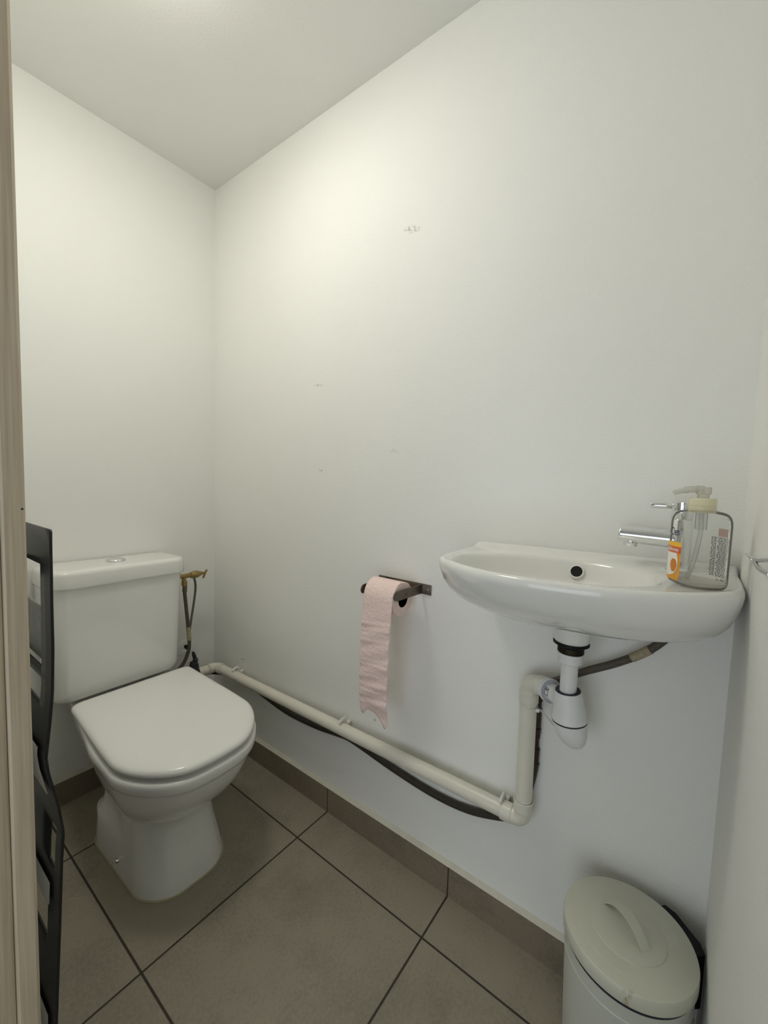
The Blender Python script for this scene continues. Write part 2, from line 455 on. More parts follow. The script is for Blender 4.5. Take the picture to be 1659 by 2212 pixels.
bolt = mesh('bolt_cap', lathe([(.007, 0), (.007, .006), (.0055, .010), (.003, .0115), (.003, .016), (0, .017)], 20, axis_m((-.522, -.405, .034), (-1, 0, .15))), M['chrome'])
bolt['label'] = 'chrome fixing bolt at the foot'
sl = tring(-.410, .1235, .1245, -.592, -.198, .086, .07, .012, .0, lean=.004)
sl2 = tring(-.410, .1208, .122, -.5885, -.20, .085, .07, .012, .0035, lean=.004)
seal = mesh('sealant_line', loft([sl, [(x, y, .002) for x, y, z in sl], sl2], False, False), M['seal'])
seal['label'] = 'yellowed sealant line around the foot'
adopt(toilet, bowl, seat, lid, hinge, hinge2, tank, tank_lid, btn, cap, bolt, seal)

# ------------------------------------------------------------------ toilet water valve and its hoses
valve = empty('water_valve', (-.175, -.09, .722))
tag(valve, 'small brass angle valve between the toilet tank and the corner', 'valve')
vx = Vector((-.176, -.09, .720))
vb = mesh('valve_body', join(
    cyl((-.204, -.09, .724), (-.150, -.09, .7225), .0085, 20, .001),
    cyl((-.176, -.09, .722), (-.176, -.09, .702), .008, 18),
    lathe([(.0095, 0), (.0115, .002), (.0115, .016), (.0095, .018)], 6, axis_m((-.1745, -.09, .686), (0, 0, 1)))), M['brass'])
vs = mesh('valve_stem', lathe([(.010, 0), (.0125, .003), (.0125, .010), (.0145, .016), (.0145, .024), (.0115, .034), (.0075, .044), (.005, .05)], 12, axis_m((-.152, -.09, .7225), (1, 0, .02))), M['brass'])
vh = mesh('valve_handle', join(tube([(-.101, -.09, .703), (-.096, -.091, .712), (-.093, -.092, .722), (-.086, -.093, .735)], .0042, 10, True), cyl((-.106, -.09, .7225), (-.092, -.09, .723), .005, 12)), M['brass'])
adopt(valve, vb, vs, vh)

h1 = empty('supply_hose', (-.166, -.09, .5))
tag(h1, 'thick grey braided hose hanging from the brass valve behind the toilet lid', 'hose')
hb = mesh('hose', tube([(-.1745, -.09, .689), (-.174, -.09, .665), (-.171, -.09, .63), (-.163, -.09, .55), (-.157, -.09, .48), (-.156, -.09, .45), (-.160, -.09, .425), (-.172, -.09, .395), (-.19, -.09, .372), (-.215, -.09, .352), (-.235, -.09, .345)], .0066, 14, True), M['braid'])
fc = mesh('ferrule', lathe([(.0078, 0), (.0082, .002), (.0082, .024), (.0075, .026)], 20, axis_m((-.1735, -.09, .662), (.02, 0, 1))), M['steel'])
pt = mesh('paper_tag', tube([(-.1605, -.0905, .522), (-.158, -.0905, .494), (-.1563, -.0905, .47)], .0078, 14), M['label_beige'])
pt['label'] = 'beige paper tag wrapped round the hose'
adopt(h1, hb, fc, pt)
tag(mesh('thin_hose', tube([(-.140, -.086, .716), (-.132, -.08, .708), (-.124, -.074, .69), (-.120, -.07, .668), (-.121, -.068, .64), (-.127, -.066, .59), (-.135, -.064, .535), (-.1425, -.066, .49), (-.147, -.072, .455)], .0044, 12, True), M['grey_hose']),
    'thin smooth grey hose looping down from the brass valve near the corner', 'hose')
esc = empty('wall_escutcheon', (-.135, -.002, .41))
tag(esc, 'small round white pipe rosette low on the back wall behind the hose', 'rosette')
er = mesh('ring', lathe([(.035, 0), (.034, .003), (.022, .006), (.014, .006), (.013, .001)], 36, axis_m((-.128, -.0005, .405), (0, -1, 0))), M['wall'])
eh = mesh('dark_gap', lathe([(.0145, 0), (.0145, .002), (0, .002)], 24, axis_m((-.117, -.003, .412), (0, -1, 0))), M['hole'])
eh['label'] = 'dark hole in the middle'
adopt(esc, er, eh)

# ------------------------------------------------------------------ waste pipe
RP, PXW = .0185, -.0385
wp = empty('waste_pipe', (PXW, -.7, .325))
tag(wp, 'white plastic waste pipe running low along the wall and up to the sink trap', 'pipe')
zc0, zc1 = .322, .343
run0 = Vector((PXW, -.085, zc0)); run1 = Vector((PXW, -1.347, zc1)); top = Vector((PXW, -1.345, .668))
hp = mesh('horizontal_pipe', tube([run0 + Vector((0, -.03, 0)), run1 + Vector((0, .03, 0))], RP, 26), M['pvc'])
vp = mesh('vertical_pipe', tube([run1 + Vector((0, 0, .03)), top - Vector((0, 0, .03))], RP, 26), M['pvc'])
def elbow(p, d0, d1, leg=.042, r=.0212, m=M['pvc'], name='elbow', rad=.022):
    p = Vector(p); d0 = Vector(d0).normalized(); d1 = Vector(d1).normalized()
    a = p + d0 * leg; b = p + d1 * leg
    path = bend_path([a, p + d0 * .026, p, p + d1 * .026, b], .0001)
    path = [a, p + d0 * (rad + .0002)] + bend_path([p + d0 * rad, p, p + d1 * rad], rad - .001, 10)[1:-1] + [p + d1 * (rad + .0002), b]
    body = tube(path, RP + .0008, 26)
    s0 = lathe([(r - .001, 0), (r, .001), (r, leg - rad - .002), (r - .0025, leg - rad + .001)], 26, axis_m(a, p - a))
    s1 = lathe([(r - .001, 0), (r, .001), (r, leg - rad - .002), (r - .0025, leg - rad + .001)], 26, axis_m(b, p - b))
    return mesh(name, join(body, s0, s1), m)
e1 = elbow(run1, (0, 1, -.016), (0, 0, 1), leg=.048)
e2 = elbow(top, (0, 0, -1), (-.35, -1, .15), leg=.046)
e3 = elbow(run0 + Vector((0, .0, 0)), (0, -1, .016), (-1, -.05, 0.03), leg=.040, rad=.026)
stub = mesh('pipe_stub', tube([run0 + Vector((-.03, 0, 0)), run0 + Vector((-.085, -.005, .004))], RP, 24), M['pvc'])
adopt(wp, hp, vp, e1, e2, e3, stub)
rc = run0 + Vector((-.088, -.006, .004))
capo = mesh('rubber_sleeve', join(tube([rc + Vector((.004, .0, 0)), rc + Vector((-.03, 0, 0))], .023, 20),
    tube([rc + Vector((-.012, -.004, .010)), rc + Vector((-.014, -.004, .026)), rc + Vector((-.013, -.004, .042)), rc + Vector((-.008, -.004, .055)), rc + Vector((-.012, -.004, .074)), rc + Vector((-.017, -.004, .090)), rc + Vector((-.018, -.004, .094))], [.019, .019, .017, .010, .007, .005, .003], 16, True, 6)), M['rubber'])
tag(capo, 'dark grey rubber sleeve with a curled tip at the corner end of the white pipe', 'sleeve')

clip_labels = ['white plastic pipe clip on the low pipe nearest the room corner',
               'white plastic pipe clip halfway along the low pipe under the paper strip',
               'white plastic pipe clip beside the bottom elbow of the low pipe']
def make_clip(y, label):
    z = zc0 + (zc1 - zc0) * (-y - .085) / 1.262
    c = empty('pipe_clip', (PXW, y, z))
    tag(c, label, 'pipe clip', 'white clips holding the low waste pipe')
    R = RP + .0022
    path = [(R * math.cos(a), 0, R * math.sin(a)) for a in [math.radians(d) for d in range(98, 268, 10)]]
    path = [(-x, y_, z_) for x, y_, z_ in path]     # open toward the room
    ringv = []
    for i, p in enumerate(path):
        q = Vector(p); n = Vector((q.x, 0, q.z)).normalized()
        ringv.append([q - n * .0018 + Vector((0, -.005, 0)), q + n * .0018 + Vector((0, -.005, 0)), q + n * .0018 + Vector((0, .005, 0)), q - n * .0018 + Vector((0, .005, 0))])
    strap = mesh('strap', loft(ringv), M['pvc'], c, angle=40)
    base = mesh('wall_base', xf(box(R - .004, -PXW - .0006, -.008, .008, -.012, .012, .0015), Matrix.Identity(4)), M['pvc'], c)
    hk = mesh('hook_tab', tube([(-.012, 0, R + .001), (-.004, 0, R + .006), (.006, 0, R + .009), (.014, 0, R + .006), (.018, 0, R - .004)], .0036, 10, True, flat=1.6), M['pvc_new'], c)
    return c
for y, l in zip((-.215, -.785, -1.298), clip_labels): make_clip(y, l)

# dark hose looping under the white pipe
tag(mesh('water_hose', tube([(-.0098, -1.360, .47), (-.0098, -1.353, .42), (-.0098, -1.338, .36), (-.0098, -1.31, .312), (-.0098, -1.263, .288), (-.0098, -1.19, .268), (-.0098, -1.093, .262), (-.0098, -.968, .271), (-.0098, -.853, .286), (-.0098, -.79, .292), (-.0098, -.736, .286), (-.0098, -.639, .273), (-.0098, -.497, .268), (-.0098, -.363, .284), (-.0098, -.24, .302), (-.0098, -.17, .306)], .0095, 16, True), M['dark_hose']),
    'dark water hose sagging behind and below the white pipe along the wall', 'hose')
tag(mesh('black_cable', tube([(-.014, -.172, .292), (-.0145, -.12, .287), (-.02, -.075, .281), (-.05, -.03, .277), (-.13, -.02, .275), (-.24, -.02, .27)], .0045, 10, True), M['black']),
    'thin black cable below the pipe elbow in the room corner', 'cable')

# ------------------------------------------------------------------ sink
SZ = lambda y: .9545 + (-1.2 - y) * .020
outl = [(0, -1.187), (-.06, -1.188), (-.13, -1.1895), (-.185, -1.193), (-.212, -1.199), (-.231, -1.210), (-.249, -1.228), (-.268, -1.253), (-.289, -1.290), (-.305, -1.330),
        (-.314, -1.375), (-.317, -1.42), (-.314, -1.47), (-.306, -1.52), (-.291, -1.565), (-.268, -1.606), (-.240, -1.640), (-.216, -1.662), (-.198, -1.674), (-.178, -1.6795), (-.12, -1.681), (-.06, -1.681), (0, -1.681)]
# dense outline
dense = []
cm = catmull([(x, y, 0) for x, y in outl], 6)
dense = [(p.x if p.x < 0 else 0, p.y) for p in cm]
NB = 44
for i in range(1, NB): dense.append((0, -1.681 + (1.681 - 1.187) * i / NB))
BC = (-.163, -1.398)          # basin centre
def bowl_r(a):
    # half axes, flatter toward the tap end
    ax, ay = .118, .178
    e = 2.3
    return (abs(math.cos(a) / ax) ** e + abs(math.sin(a) / ay) ** e) ** (-1 / e)
ang = [math.atan2(y - BC[1], x - BC[0]) for x, y in dense]
def ring_bowl(s, z, sh=(0, 0)):
    return [(BC[0] + sh[0] + math.cos(a) * bowl_r(a) * s, BC[1] + sh[1] + math.sin(a) * bowl_r(a) * s, z + SZ(BC[1] + math.sin(a) * bowl_r(a) * s) - .955) for a in ang]
def ring_out(inset, dz, back=0.0):
    out = []
    for (x, y), a in zip(dense, ang):
        d = math.hypot(x - BC[0], y - BC[1])
        k = (d - inset) / d
        px, py = BC[0] + (x - BC[0]) * k, BC[1] + (y - BC[1]) * k
        px = min(px, 0)
        if x >= -1e-6: px = min(0, x - back)
        # raised ledge where the deck meets the wall
        led = max(0, 1 - (-px) / .035) * .010
        out.append((px, py, SZ(py) + dz + led))
    return out
def ring_mix(t, dz):
    A = ring_bowl(1.0, .9515); B = ring_out(.014, -.0005, .012)
    return [(a[0] + (b[0] - a[0]) * t, a[1] + (b[1] - a[1]) * t, a[2] + (b[2] - a[2]) * t + dz) for a, b in zip(A, B)]
UB = -1.437
def ring_under(sx, sy, z, yo=0):
    return [(x * sx, UB + yo + (y - UB) * sy, z + (SZ(y) - .959) * 1.0) for x, y in dense]
rings = [ring_bowl(.06, .879), ring_bowl(.3, .880), ring_bowl(.55, .884), ring_bowl(.72, .891), ring_bowl(.83, .902), ring_bowl(.90, .918), ring_bowl(.945, .933), ring_bowl(.975, .944), ring_bowl(1.0, .9505),
         ring_mix(.15, .0012), ring_mix(.45, .0015), ring_mix(.8, .001), ring_out(.014, .0005, .012), ring_out(.009, .0022, .006), ring_out(.004, .0012, .001), ring_out(.001, -.0022), ring_out(0, -.008), ring_out(.0005, -.014)]
rings += [ring_under(.985, .992, .935), ring_under(.955, .975, .917), ring_under(.905, .945, .898), ring_under(.83, .90, .880), ring_under(.73, .83, .864), ring_under(.60, .74, .851), ring_under(.46, .63, .842), ring_under(.30, .48, .838), ring_under(.15, .3, .836)]
sink = empty('sink', (-.15, -1.435, .83))
tag(sink, 'small white ceramic hand basin fixed to the right wall', 'sink')
basin = mesh('basin', loft(rings), M['ceramic'], angle=70)
DX, DY = -.092, -1.436
boss = mesh('waste_outlet', lathe([(.041, .0), (.0385, -.012), (.0355, -.030), (.0335, -.040), (.031, -.043), (.028, -.043)], 40, Matrix.Translation((DX, DY, .845))), M['ceramic'])
ov = mesh('overflow_hole', join(lathe([(.0115, -.004), (.0115, .0015), (0, .0015)], 30, axis_m((-.0585, -1.4305, .9345), (-1, 0, .42)))), M['hole'])
ov['label'] = 'round black overflow hole'
ovr = mesh('overflow_rim', lathe([(.0112, -.004), (.0112, .002), (.0125, .0022), (.0145, .0008), (.0145, -.004)], 30, axis_m((-.0585, -1.4305, .9345), (-1, 0, .42))), M['ceramic'])
adopt(sink, basin, boss, ov, ovr)

# ------------------------------------------------------------------ tap
fx, fy, fz = -.055, -1.596, .9655
tap = empty('tap', (fx, fy, fz))
tag(tap, 'chrome basin mixer tap with cylinder spout and pin lever behind the soap bottle', 'tap')
tb = mesh('tap_body', lathe([(.0205, 0), (.0205, .004), (.0185, .006), (.0168, .0065), (.0168, .090), (.016, .0915)], 40, Matrix.Translation((fx, fy, fz - .003))), M['chrome'])
tc_ = mesh('tap_cap', lathe([(.0158, 0), (.0165, .001), (.0165, .030), (.0155, .031), (0, .0312)], 40, Matrix.Translation((fx, fy, fz + .089))), M['chrome'])
s0 = Vector((fx, fy + .008, fz + .052)); s1 = Vector((fx, fy + .094, fz + .0545))
ts = mesh('spout', lathe([(.0158, 0), (.0158, .084), (.0155, .0862), (.0148, .087), (.0, .087)], 36, axis_m(s0, s1 - s0)), M['chrome'])
ta = mesh('aerator', lathe([(.0105, 0), (.0112, .001), (.0112, .011), (.0095, .012)], 28, axis_m(s1 + Vector((0, -.0185, -.0225)), (0, 0, 1))), M['chrome'])
tl_ = mesh('lever', join(cyl((fx, fy + .014, fz + .1115), (fx, fy + .048, fz + .1120), .0052, 20, .0008), cyl((fx, fy + .006, fz + .1115), (fx, fy + .016, fz + .1115), .0042, 16)), M['chrome'])
adopt(tap, tb, tc_, ts, ta, tl_)

# ------------------------------------------------------------------ sink trap
trap = empty('sink_trap', (DX, DY, .6))
tag(trap, 'white plastic bottle trap with dark seals under the sink', 'trap')
gk = mesh('gasket', lathe([(.030, 0), (.0335, -.002), (.0335, -.006), (.028, -.009), (.025, -.012), (.02, -.012)], 36, Matrix.Translation((DX, DY, .803))), M['black'])
gk['label'] = 'black rubber gasket'
prof = [(.0225, 0)]
for i in range(4):
    z = -.0035 * i
    prof += [(.0225, z - .0006), (.0245, z - .0014), (.0245, z - .0022), (.0225, z - .003)]
prof += [(.0235, -.0145), (.0235, -.016), (.021, -.0165)]
th = mesh('threaded_collar', lathe(prof, 36, Matrix.Translation((DX, DY, .793))), M['copper'])
th['label'] = 'dark threaded metal collar'
nut = mesh('nut', lathe([(.022, 0), (.0238, -.001), (.0238, -.007), (.0228, -.008), (.0228, -.020), (.0205, -.0215), (.016, -.0215)], 36, Matrix.Translation((DX, DY, .7795))), M['pvc_new'])
tp = mesh('tailpipe', cyl((DX, DY, .762), (DX, DY, .685), .0158, 30), M['pvc_new'])
# trap body leans toward the room
tilt = Matrix.Translation((DX, DY, .700)) @ Euler((math.radians(-5), math.radians(-4), 0)).to_matrix().to_4x4()
tbody = mesh('trap_body', lathe([(.0228, .0), (.0250, .001), (.0262, -.003), (.0270, -.012), (.0294, -.030), (.0316, -.045), (.0324, -.051), (.0338, -.053), (.0338, -.0575), (.0320, -.0585), (.02, -.0585)], 44, tilt), M['pvc_new'])
tin = mesh('top_seal', lathe([(.0158, .0005), (.0232, .0012), (.0236, .0002)], 36, tilt), M['navy'])
tin['label'] = 'dark blue seal inside the top opening'
tring_ = mesh('seal_ring', lathe([(.0312, -.0583), (.0334, -.0583), (.0334, -.0607), (.0312, -.0607)], 44, tilt), M['navy'])
tring_['label'] = 'dark blue seal line'
cup_r = []
for z, r, sh in ((-.0605, .0320, 0), (-.070, .0318, .0), (-.082, .0302, .002), (-.094, .0268, .004), (-.103, .0225, .006), (-.110, .0165, .008), (-.114, .010, .010), (-.1155, .004, .011)):
    cup_r.append([(r * math.cos(2 * PI * j / 40), r * math.sin(2 * PI * j / 40) - sh, z) for j in range(40)])
tcup = mesh('trap_cup', xf(loft(cup_r), tilt), M['pvc_new'])
c0 = Vector((DX + .006, DY + .020, .679)); c1 = top + Vector((-.35, -1, .15)).normalized() * .038
dirn = (c1 - c0)
arm = mesh('outlet_arm', cyl(c0, c1, .0175, 28), M['pvc_new'])
np_ = [(.020, 0), (.0238, .001)]
Ln = dirn.length
nutc = mesh('outlet_nut', join(lathe([(.0215, 0), (.0235, .001), (.0235, .005), (.0218, .006), (.0218, .018), (.020, .020), (.0165, .020)], 14, axis_m(c0 + dirn.normalized() * (Ln - .024), dirn)),
                              lathe([(.0235, 0), (.0250, .001), (.0250, .0045), (.0235, .0055)], 32, axis_m(c0 + dirn.normalized() * (Ln - .026), dirn))), M['pvc_new'])
seal2 = mesh('seal_ring', lathe([(.0175, 0), (.0240, 0), (.0240, .0022), (.0175, .0022)], 32, axis_m(c0 + dirn.normalized() * (Ln - .0295), dirn)), M['seal_grey'])
# small printed frame on the arm facing the room
dn = dirn.normalized(); out = Vector((-1, 0, .25)); out = (out - dn * out.dot(dn)).normalized(); upv = dn.cross(out)
if upv.z < 0: upv = -upv
pc = c0 + dn * (Ln * .28)
def patch(u0, u1, v0, v1):
    R = .0179; q = []
    for u in (u0, u1):
        for k in range(5):
            a = (v0 + (v1 - v0) * k / 4) / R
            q.append(pc + dn * u + out * R * math.cos(a) + upv * R * math.sin(a))
    f = [(k, k + 1, k + 6, k + 5) for k in range(4)]
    return q, f
pr = mesh('printed_mark', join(patch(-.006, .006, .007, .008), patch(-.006, .006, -.008, -.007), patch(-.006, -.005, -.008, .008), patch(.005, .006, -.008, .008), patch(-.004, .004, .003, .005)), M['ink'])
pr['label'] = 'small blue printed frame'
adopt(trap, gk, th, nut, tp, tbody, tin, tring_, tcup, arm, nutc, seal2, pr)

# braided hose from the tap to the pipe
bh = empty('braided_hose', (-.05, -1.5, .75))
tag(bh, 'braided steel hose curving down under the right side of the sink', 'hose')
bhp = [(-.055, -1.598, .90), (-.052, -1.598, .865), (-.045, -1.592, .842), (-.04, -1.581, .823), (-.036, -1.561, .799), (-.034, -1.538, .779), (-.030, -1.50, .751), (-.026, -1.45, .719), (-.022, -1.41, .690), (-.0145, -1.383, .668), (-.0110, -1.366, .645)]
b1 = mesh('hose', tube(bhp, .0078, 16, True), M['braid'])
b2 = mesh('paper_tag', tube([(-.0365, -1.564, .802), (-.0348, -1.55, .789), (-.0338, -1.535, .7765)], .0088, 16), M['label_beige'])
b2['label'] = 'beige paper tag wrapped round the hose'
b3 = mesh('connector', join(
    cyl((-.0110, -1.365, .648), (-.0105, -1.360, .622), .0092, 16), cyl((-.0105, -1.360, .622), (-.0105, -1.359, .600), .007, 16),
    cyl((-.0105, -1.359, .600), (-.0105, -1.359, .555), .0085, 14), cyl((-.0105, -1.359, .553), (-.0105, -1.359, .541), .0100, 6),
    cyl((-.0105, -1.359, .541), (-.0105, -1.359, .530), .0085, 14), cyl((-.0105, -1.359, .530), (-.0100, -1.360, .500), .0065, 14), cyl((-.0100, -1.360, .505), (-.0098, -1.359, .468), .0085, 14)), M['copper'])
b3['label'] = 'dark metal inline connector behind the vertical pipe'
adopt(bh, b1, b2, b3)
# cable tie around the vertical pipe
ct = empty('cable_tie', (PXW, -1.346, .61))
tag(ct, 'clear cable tie around the vertical waste pipe with its tail sticking out', 'cable tie')
ctz = .612
c_a = mesh('loop', xf(lathe([(RP + .0002, -.003), (RP + .0016, -.003), (RP + .0016, .003), (RP + .0002, .003)], 32), Matrix.Translation((PXW, -1.346, ctz))), M['pvc'])
c_b = mesh('tail', tube([(PXW - .006, -1.366, ctz + .002), (PXW - .008, -1.376, ctz + .003), (PXW - .008, -1.392, ctz - .009), (PXW - .006, -1.412, ctz - .027)], .0016, 8, True, flat=1.6), M['strap'])
c_c = mesh('lock', box(PXW - .010, PXW - .002, -1.372, -1.364, ctz - .003, ctz + .004, .001), M['pvc_new'])
adopt(ct, c_a, c_b, c_c)

# ------------------------------------------------------------------ toilet paper holder and roll
RX, RZ = -.070, .797
hold = empty('toilet_paper_holder', (0, -.97, .815))
tag(hold, 'dark brushed steel toilet paper holder screwed to the right wall', 'toilet paper holder')
bp_ = mesh('back_plate', box(-.003, -.0002, -1.062, -.884, .8015, .8295, .0008), M['steel'])
def arm_vf(y, dy):
    hh = .0125; L = -.121
    P = [(-.0004, hh), (L + hh, hh)] + [(L + hh - hh * math.sin(a), hh * math.cos(a)) for a in [PI * k / 12 for k in range(1, 12)]] + [(L + hh, -hh), (-.0004, -hh)]
    f = lambda x, z, o: (x, y + o + dy * (-x / .121), .8155 + z - .002 * (-x / .121))
    return loft([[f(x, z, -.0013) for x, z in P], [f(x, z, .0013) for x, z in P]])
a1 = mesh('arm', arm_vf(-1.033, .010), M['steel'], angle=30)
a2 = mesh('arm', arm_vf(-.911, -.004), M['steel'], angle=30)
bar = mesh('bar', cyl((RX - .003, -1.0275, .8138), (RX - .003, -.9115, .8138), .0045, 16), M['steel'])
scr = mesh('screw', lathe([(.0035, 0), (.003, .0012), (0, .0016)], 16, axis_m((-.003, -1.052, .815), (-1, 0, 0))), M['chrome'])
pin = mesh('pin_hole', lathe([(.0018, 0), (.0018, .0003), (0, .0003)], 12, axis_m((RX - .003, -1.0287, .8138), (0, -1, -.08))), M['hole'])
adopt(hold, bp_, a1, a2, bar, scr, pin)

roll = empty('toilet_roll', (RX, -.969, RZ))
tag(roll, 'pink toilet paper roll with a long strip hanging from the steel holder', 'toilet roll')
RR, y0, y1 = .0450, -1.0175, -.921
rl = mesh('roll', lathe([(.0215, 0), (RR - .001, 0), (RR, .001), (RR, .0955), (RR - .001, .0965), (.0215, .0965)], 56, axis_m((RX, y0, RZ), (0, 1, 0))), M['tissue'], angle=40)
core = mesh('core', lathe([(.0215, .0), (.0205, .0), (.0205, .0965), (.0215, .0965)], 36, axis_m((RX, y0, RZ), (0, 1, 0))), mat('grey_brown_cardboard', srgb(120, 105, 90), .8))
# hanging sheet: starts on top of the roll, goes over the front and hangs down, slightly wavy and torn at the end
cols, rows = 22, 90
path = []
for k in range(14):
    a = math.radians(95 + 85 * k / 13)
    path.append((RX + (RR + .0012) * math.cos(a), RZ + (RR + .0012) * math.sin(a)))
zend = .470
nrest = rows - len(path)
zs = path[-1][1]
for k in range(1, nrest + 1):
    t = k / nrest
    path.append((RX - RR - .0012 - .004 * math.sin(t * 2.2) + .022 * t * t, zs + (zend - zs) * t))
V, F = [], []
rnd = random.Random(9)
cre = [(rnd.uniform(.12, 1), rnd.uniform(-.35, -.02), rnd.uniform(.35, 1)) for _ in range(13)]
TS_ = .62
torn = [.012, -.004, -.014, -.016, -.008, .004, .010, .012, .012, .010, .010, .009, .006, .004, .001, -.004, -.010, -.018, -.026, -.035, -.042, -.038, -.026]
L0 = len(path)
for i, (x, z) in enumerate(path):
    t = max(0, (i - 13) / (L0 - 14))
    for j in range(cols + 1):
        u = j / cols
        y = y0 + .0005 + (y1 - y0 - .001) * (1 - u)          # u=0 at corner side (left in view)
        y = y1 - .0005 - (y1 - y0 - .001) * u
        dx = 0
        if t > 0:
            for (ct_, sl_, am) in cre:
                d = (t - ct_) - sl_ * .12 * (u - .5)
                dx += am * .0042 * math.exp(-(d / .012) ** 2) * (.4 + .6 * math.sin(u * 3 + ct_ * 20) ** 2)
            dx += .0012 * math.sin(t * 40 + u * 5) * min(1, t * 4)
            y += .017 * t
            zz = z + (TS_ * torn[min(22, j)] * (t - .86) / .14 if t > .86 else 0)
        else: zz = z
        V.append((x - dx, y, zz))
for i in range(L0 - 1):
    for j in range(cols):
        a = i * (cols + 1) + j
        F.append((a, a + 1, a + cols + 2, a + cols + 1))
sh = mesh('hanging_sheet', (V, F), M['tissue'], angle=80)
sd = sh.modifiers.new('thickness', 'SOLIDIFY'); sd.thickness = .0008; sd.offset = 0
sh['label'] = 'long pink paper strip with torn lower end'
adopt(roll, rl, core, sh)

# ------------------------------------------------------------------ soap bottle
bx, by, bz = -.178, -1.6215, SZ(-1.63) + .0012
nrm = Vector((-.62, .785, 0)).normalized(); uu = Vector((-.785, -.62, 0)).normalized()   # label normal; along the label, reading direction
A_, B_, EX = .0400, .0305, 2.5
def bsec(th, s=1.0, off=0):
    c, s_ = math.cos(th), math.sin(th)
    r = (abs(c / (A_ * s)) ** EX + abs(s_ / (B_ * s)) ** EX) ** (-1 / EX) + off
    return r * c, r * s_
def bp3(th, z, s=1.0, off=0):
    a, b = bsec(th, s, off)
    return Vector((bx, by, bz)) + uu * a + nrm * b + Vector((0, 0, z))
bot = empty('soap_bottle', (bx, by, bz))
tag(bot, 'nearly empty clear plastic hand soap pump bottle with orange label on the sink corner', 'soap bottle')
nb = 64
prof = [(.86, .0), (.95, .002), (.99, .006), (1, .012), (1, .040), (1, .085), (1.0, .098), (.985, .105), (.94, .111), (.86, .1155), (.74, .1185), (.58, .120), (.42, .121), (.36, .122), (.34, .124), (.34, .130)]
shell = mesh('bottle_shell', loft([[bp3(2 * PI * j / nb, z, s) for j in range(nb)] for s, z in prof], True, False), M['clear'], angle=60)
res = mesh('soap_residue', loft([[bp3(2 * PI * j / nb, z, s) for j in range(nb)] for s, z in ((.84, .0015), (.95, .0045), (.955, .008))]), M['cap_clear'], angle=60)
res['label'] = 'thin milky soap residue at the bottom'
bc = Matrix.Translation((bx, by, bz))
collar = mesh('pump_collar', lathe([(.0165, .117), (.0172, .119), (.0172, .126), (.0164, .127), (.0172, .128), (.0172, .138), (.0160, .140), (.010, .140)], 36, bc), M['cap'])
pump = mesh('pump_head', join(lathe([(.0075, .139), (.0075, .146), (.0095, .147), (.0095, .156), (.0088, .158), (0, .158)], 28, bc),
    tube([Vector((bx, by, bz + .1545)), Vector((bx - .004, by + .016, bz + .1535)), Vector((bx - .008, by + .032, bz + .149)), Vector((bx - .009, by + .036, bz + .146))], [.0058, .0052, .004, .0035], 14, True)), M['cap_clear'])
dip = mesh('dip_tube', join(tube([Vector((bx, by, bz + .118)), Vector((bx, by, bz + .08)), Vector((bx + .004, by + .006, bz + .03)), Vector((bx + .008, by + .012, bz + .006))], .003, 10, True), cyl((bx, by, bz + .09), (bx, by, bz + .118), .0075, 18)), M['clear_tube'])
def surf(u, z, side, off=.0004):
    """u = arc offset along the label (m), reading left to right"""
    th0 = PI / 2 if side > 0 else -PI / 2
    # invert numerically: a coordinate along uu
    a = u if side > 0 else -u
    a = max(-A_ * .98, min(A_ * .98, a))
    b = B_ * (1 - abs(a / A_) ** EX) ** (1 / EX)
    p = Vector((bx, by, bz)) + uu * a + nrm * (b + off) * (1 if side > 0 else -1)
    return p + Vector((0, 0, z - (.0085 if side > 0 else .005)))
def patch2(name, pts, side, m, off):
    """fill polygon (u,z) as a fine strip mesh: pts given as rows [(z,u0,u1)...]"""
    V, F = [], []
    n = 12
    for z, a, b in pts:
        for k in range(n + 1):
            V.append(surf(a + (b - a) * k / n - (.0135 if side > 0 else 0), z, side, off))
    for i in range(len(pts) - 1):
        for k in range(n):
            q = i * (n + 1) + k
            F.append((q, q + 1, q + n + 2, q + n + 1))
    return mesh(name, (V, F), m, angle=80)
lw_ = .0190
fl = patch2('front_label', [(z, -lw_, lw_ - .002 * (z < .02)) for z in (.014, .03, .046, .062, .071)], 1, M['lab_orange'], .0005)
fl['label'] = 'orange honey label on the front'
k1 = patch2('label_band', [(z, -lw_, lw_) for z in (.068, .076)], 1, M['lab_yellow'], .0008)
k2 = patch2('label_band', [(.058, -lw_, lw_), (.0685, -lw_, lw_)], 1, M['lab_red'], .0009)
rowsz = []
for k in range(17):
    t = k / 16; z = .020 + .038 * t
    w = .026 * math.sqrt(max(0.02, 1 - (abs(2 * t - 1.15) / 1.15) ** 2.5)) if t < .9 else .022
    rowsz.append((z, max(-.0185, -.008 - w * .5), -.004 + w * .72))
k3 = patch2('label_splash', rowsz, 1, M['lab_white'], .0010)
rz = []
for k in range(13):
    t = k / 12; z = .027 + .021 * t
    w = .0085 * math.sin(PI * (.12 + .8 * (1 - t))) + .001
    rz.append((z, .0055 - w * .7, .0065 + w * .7))
k4 = patch2('honeycomb_picture', rz, 1, M['honey'], .0013)
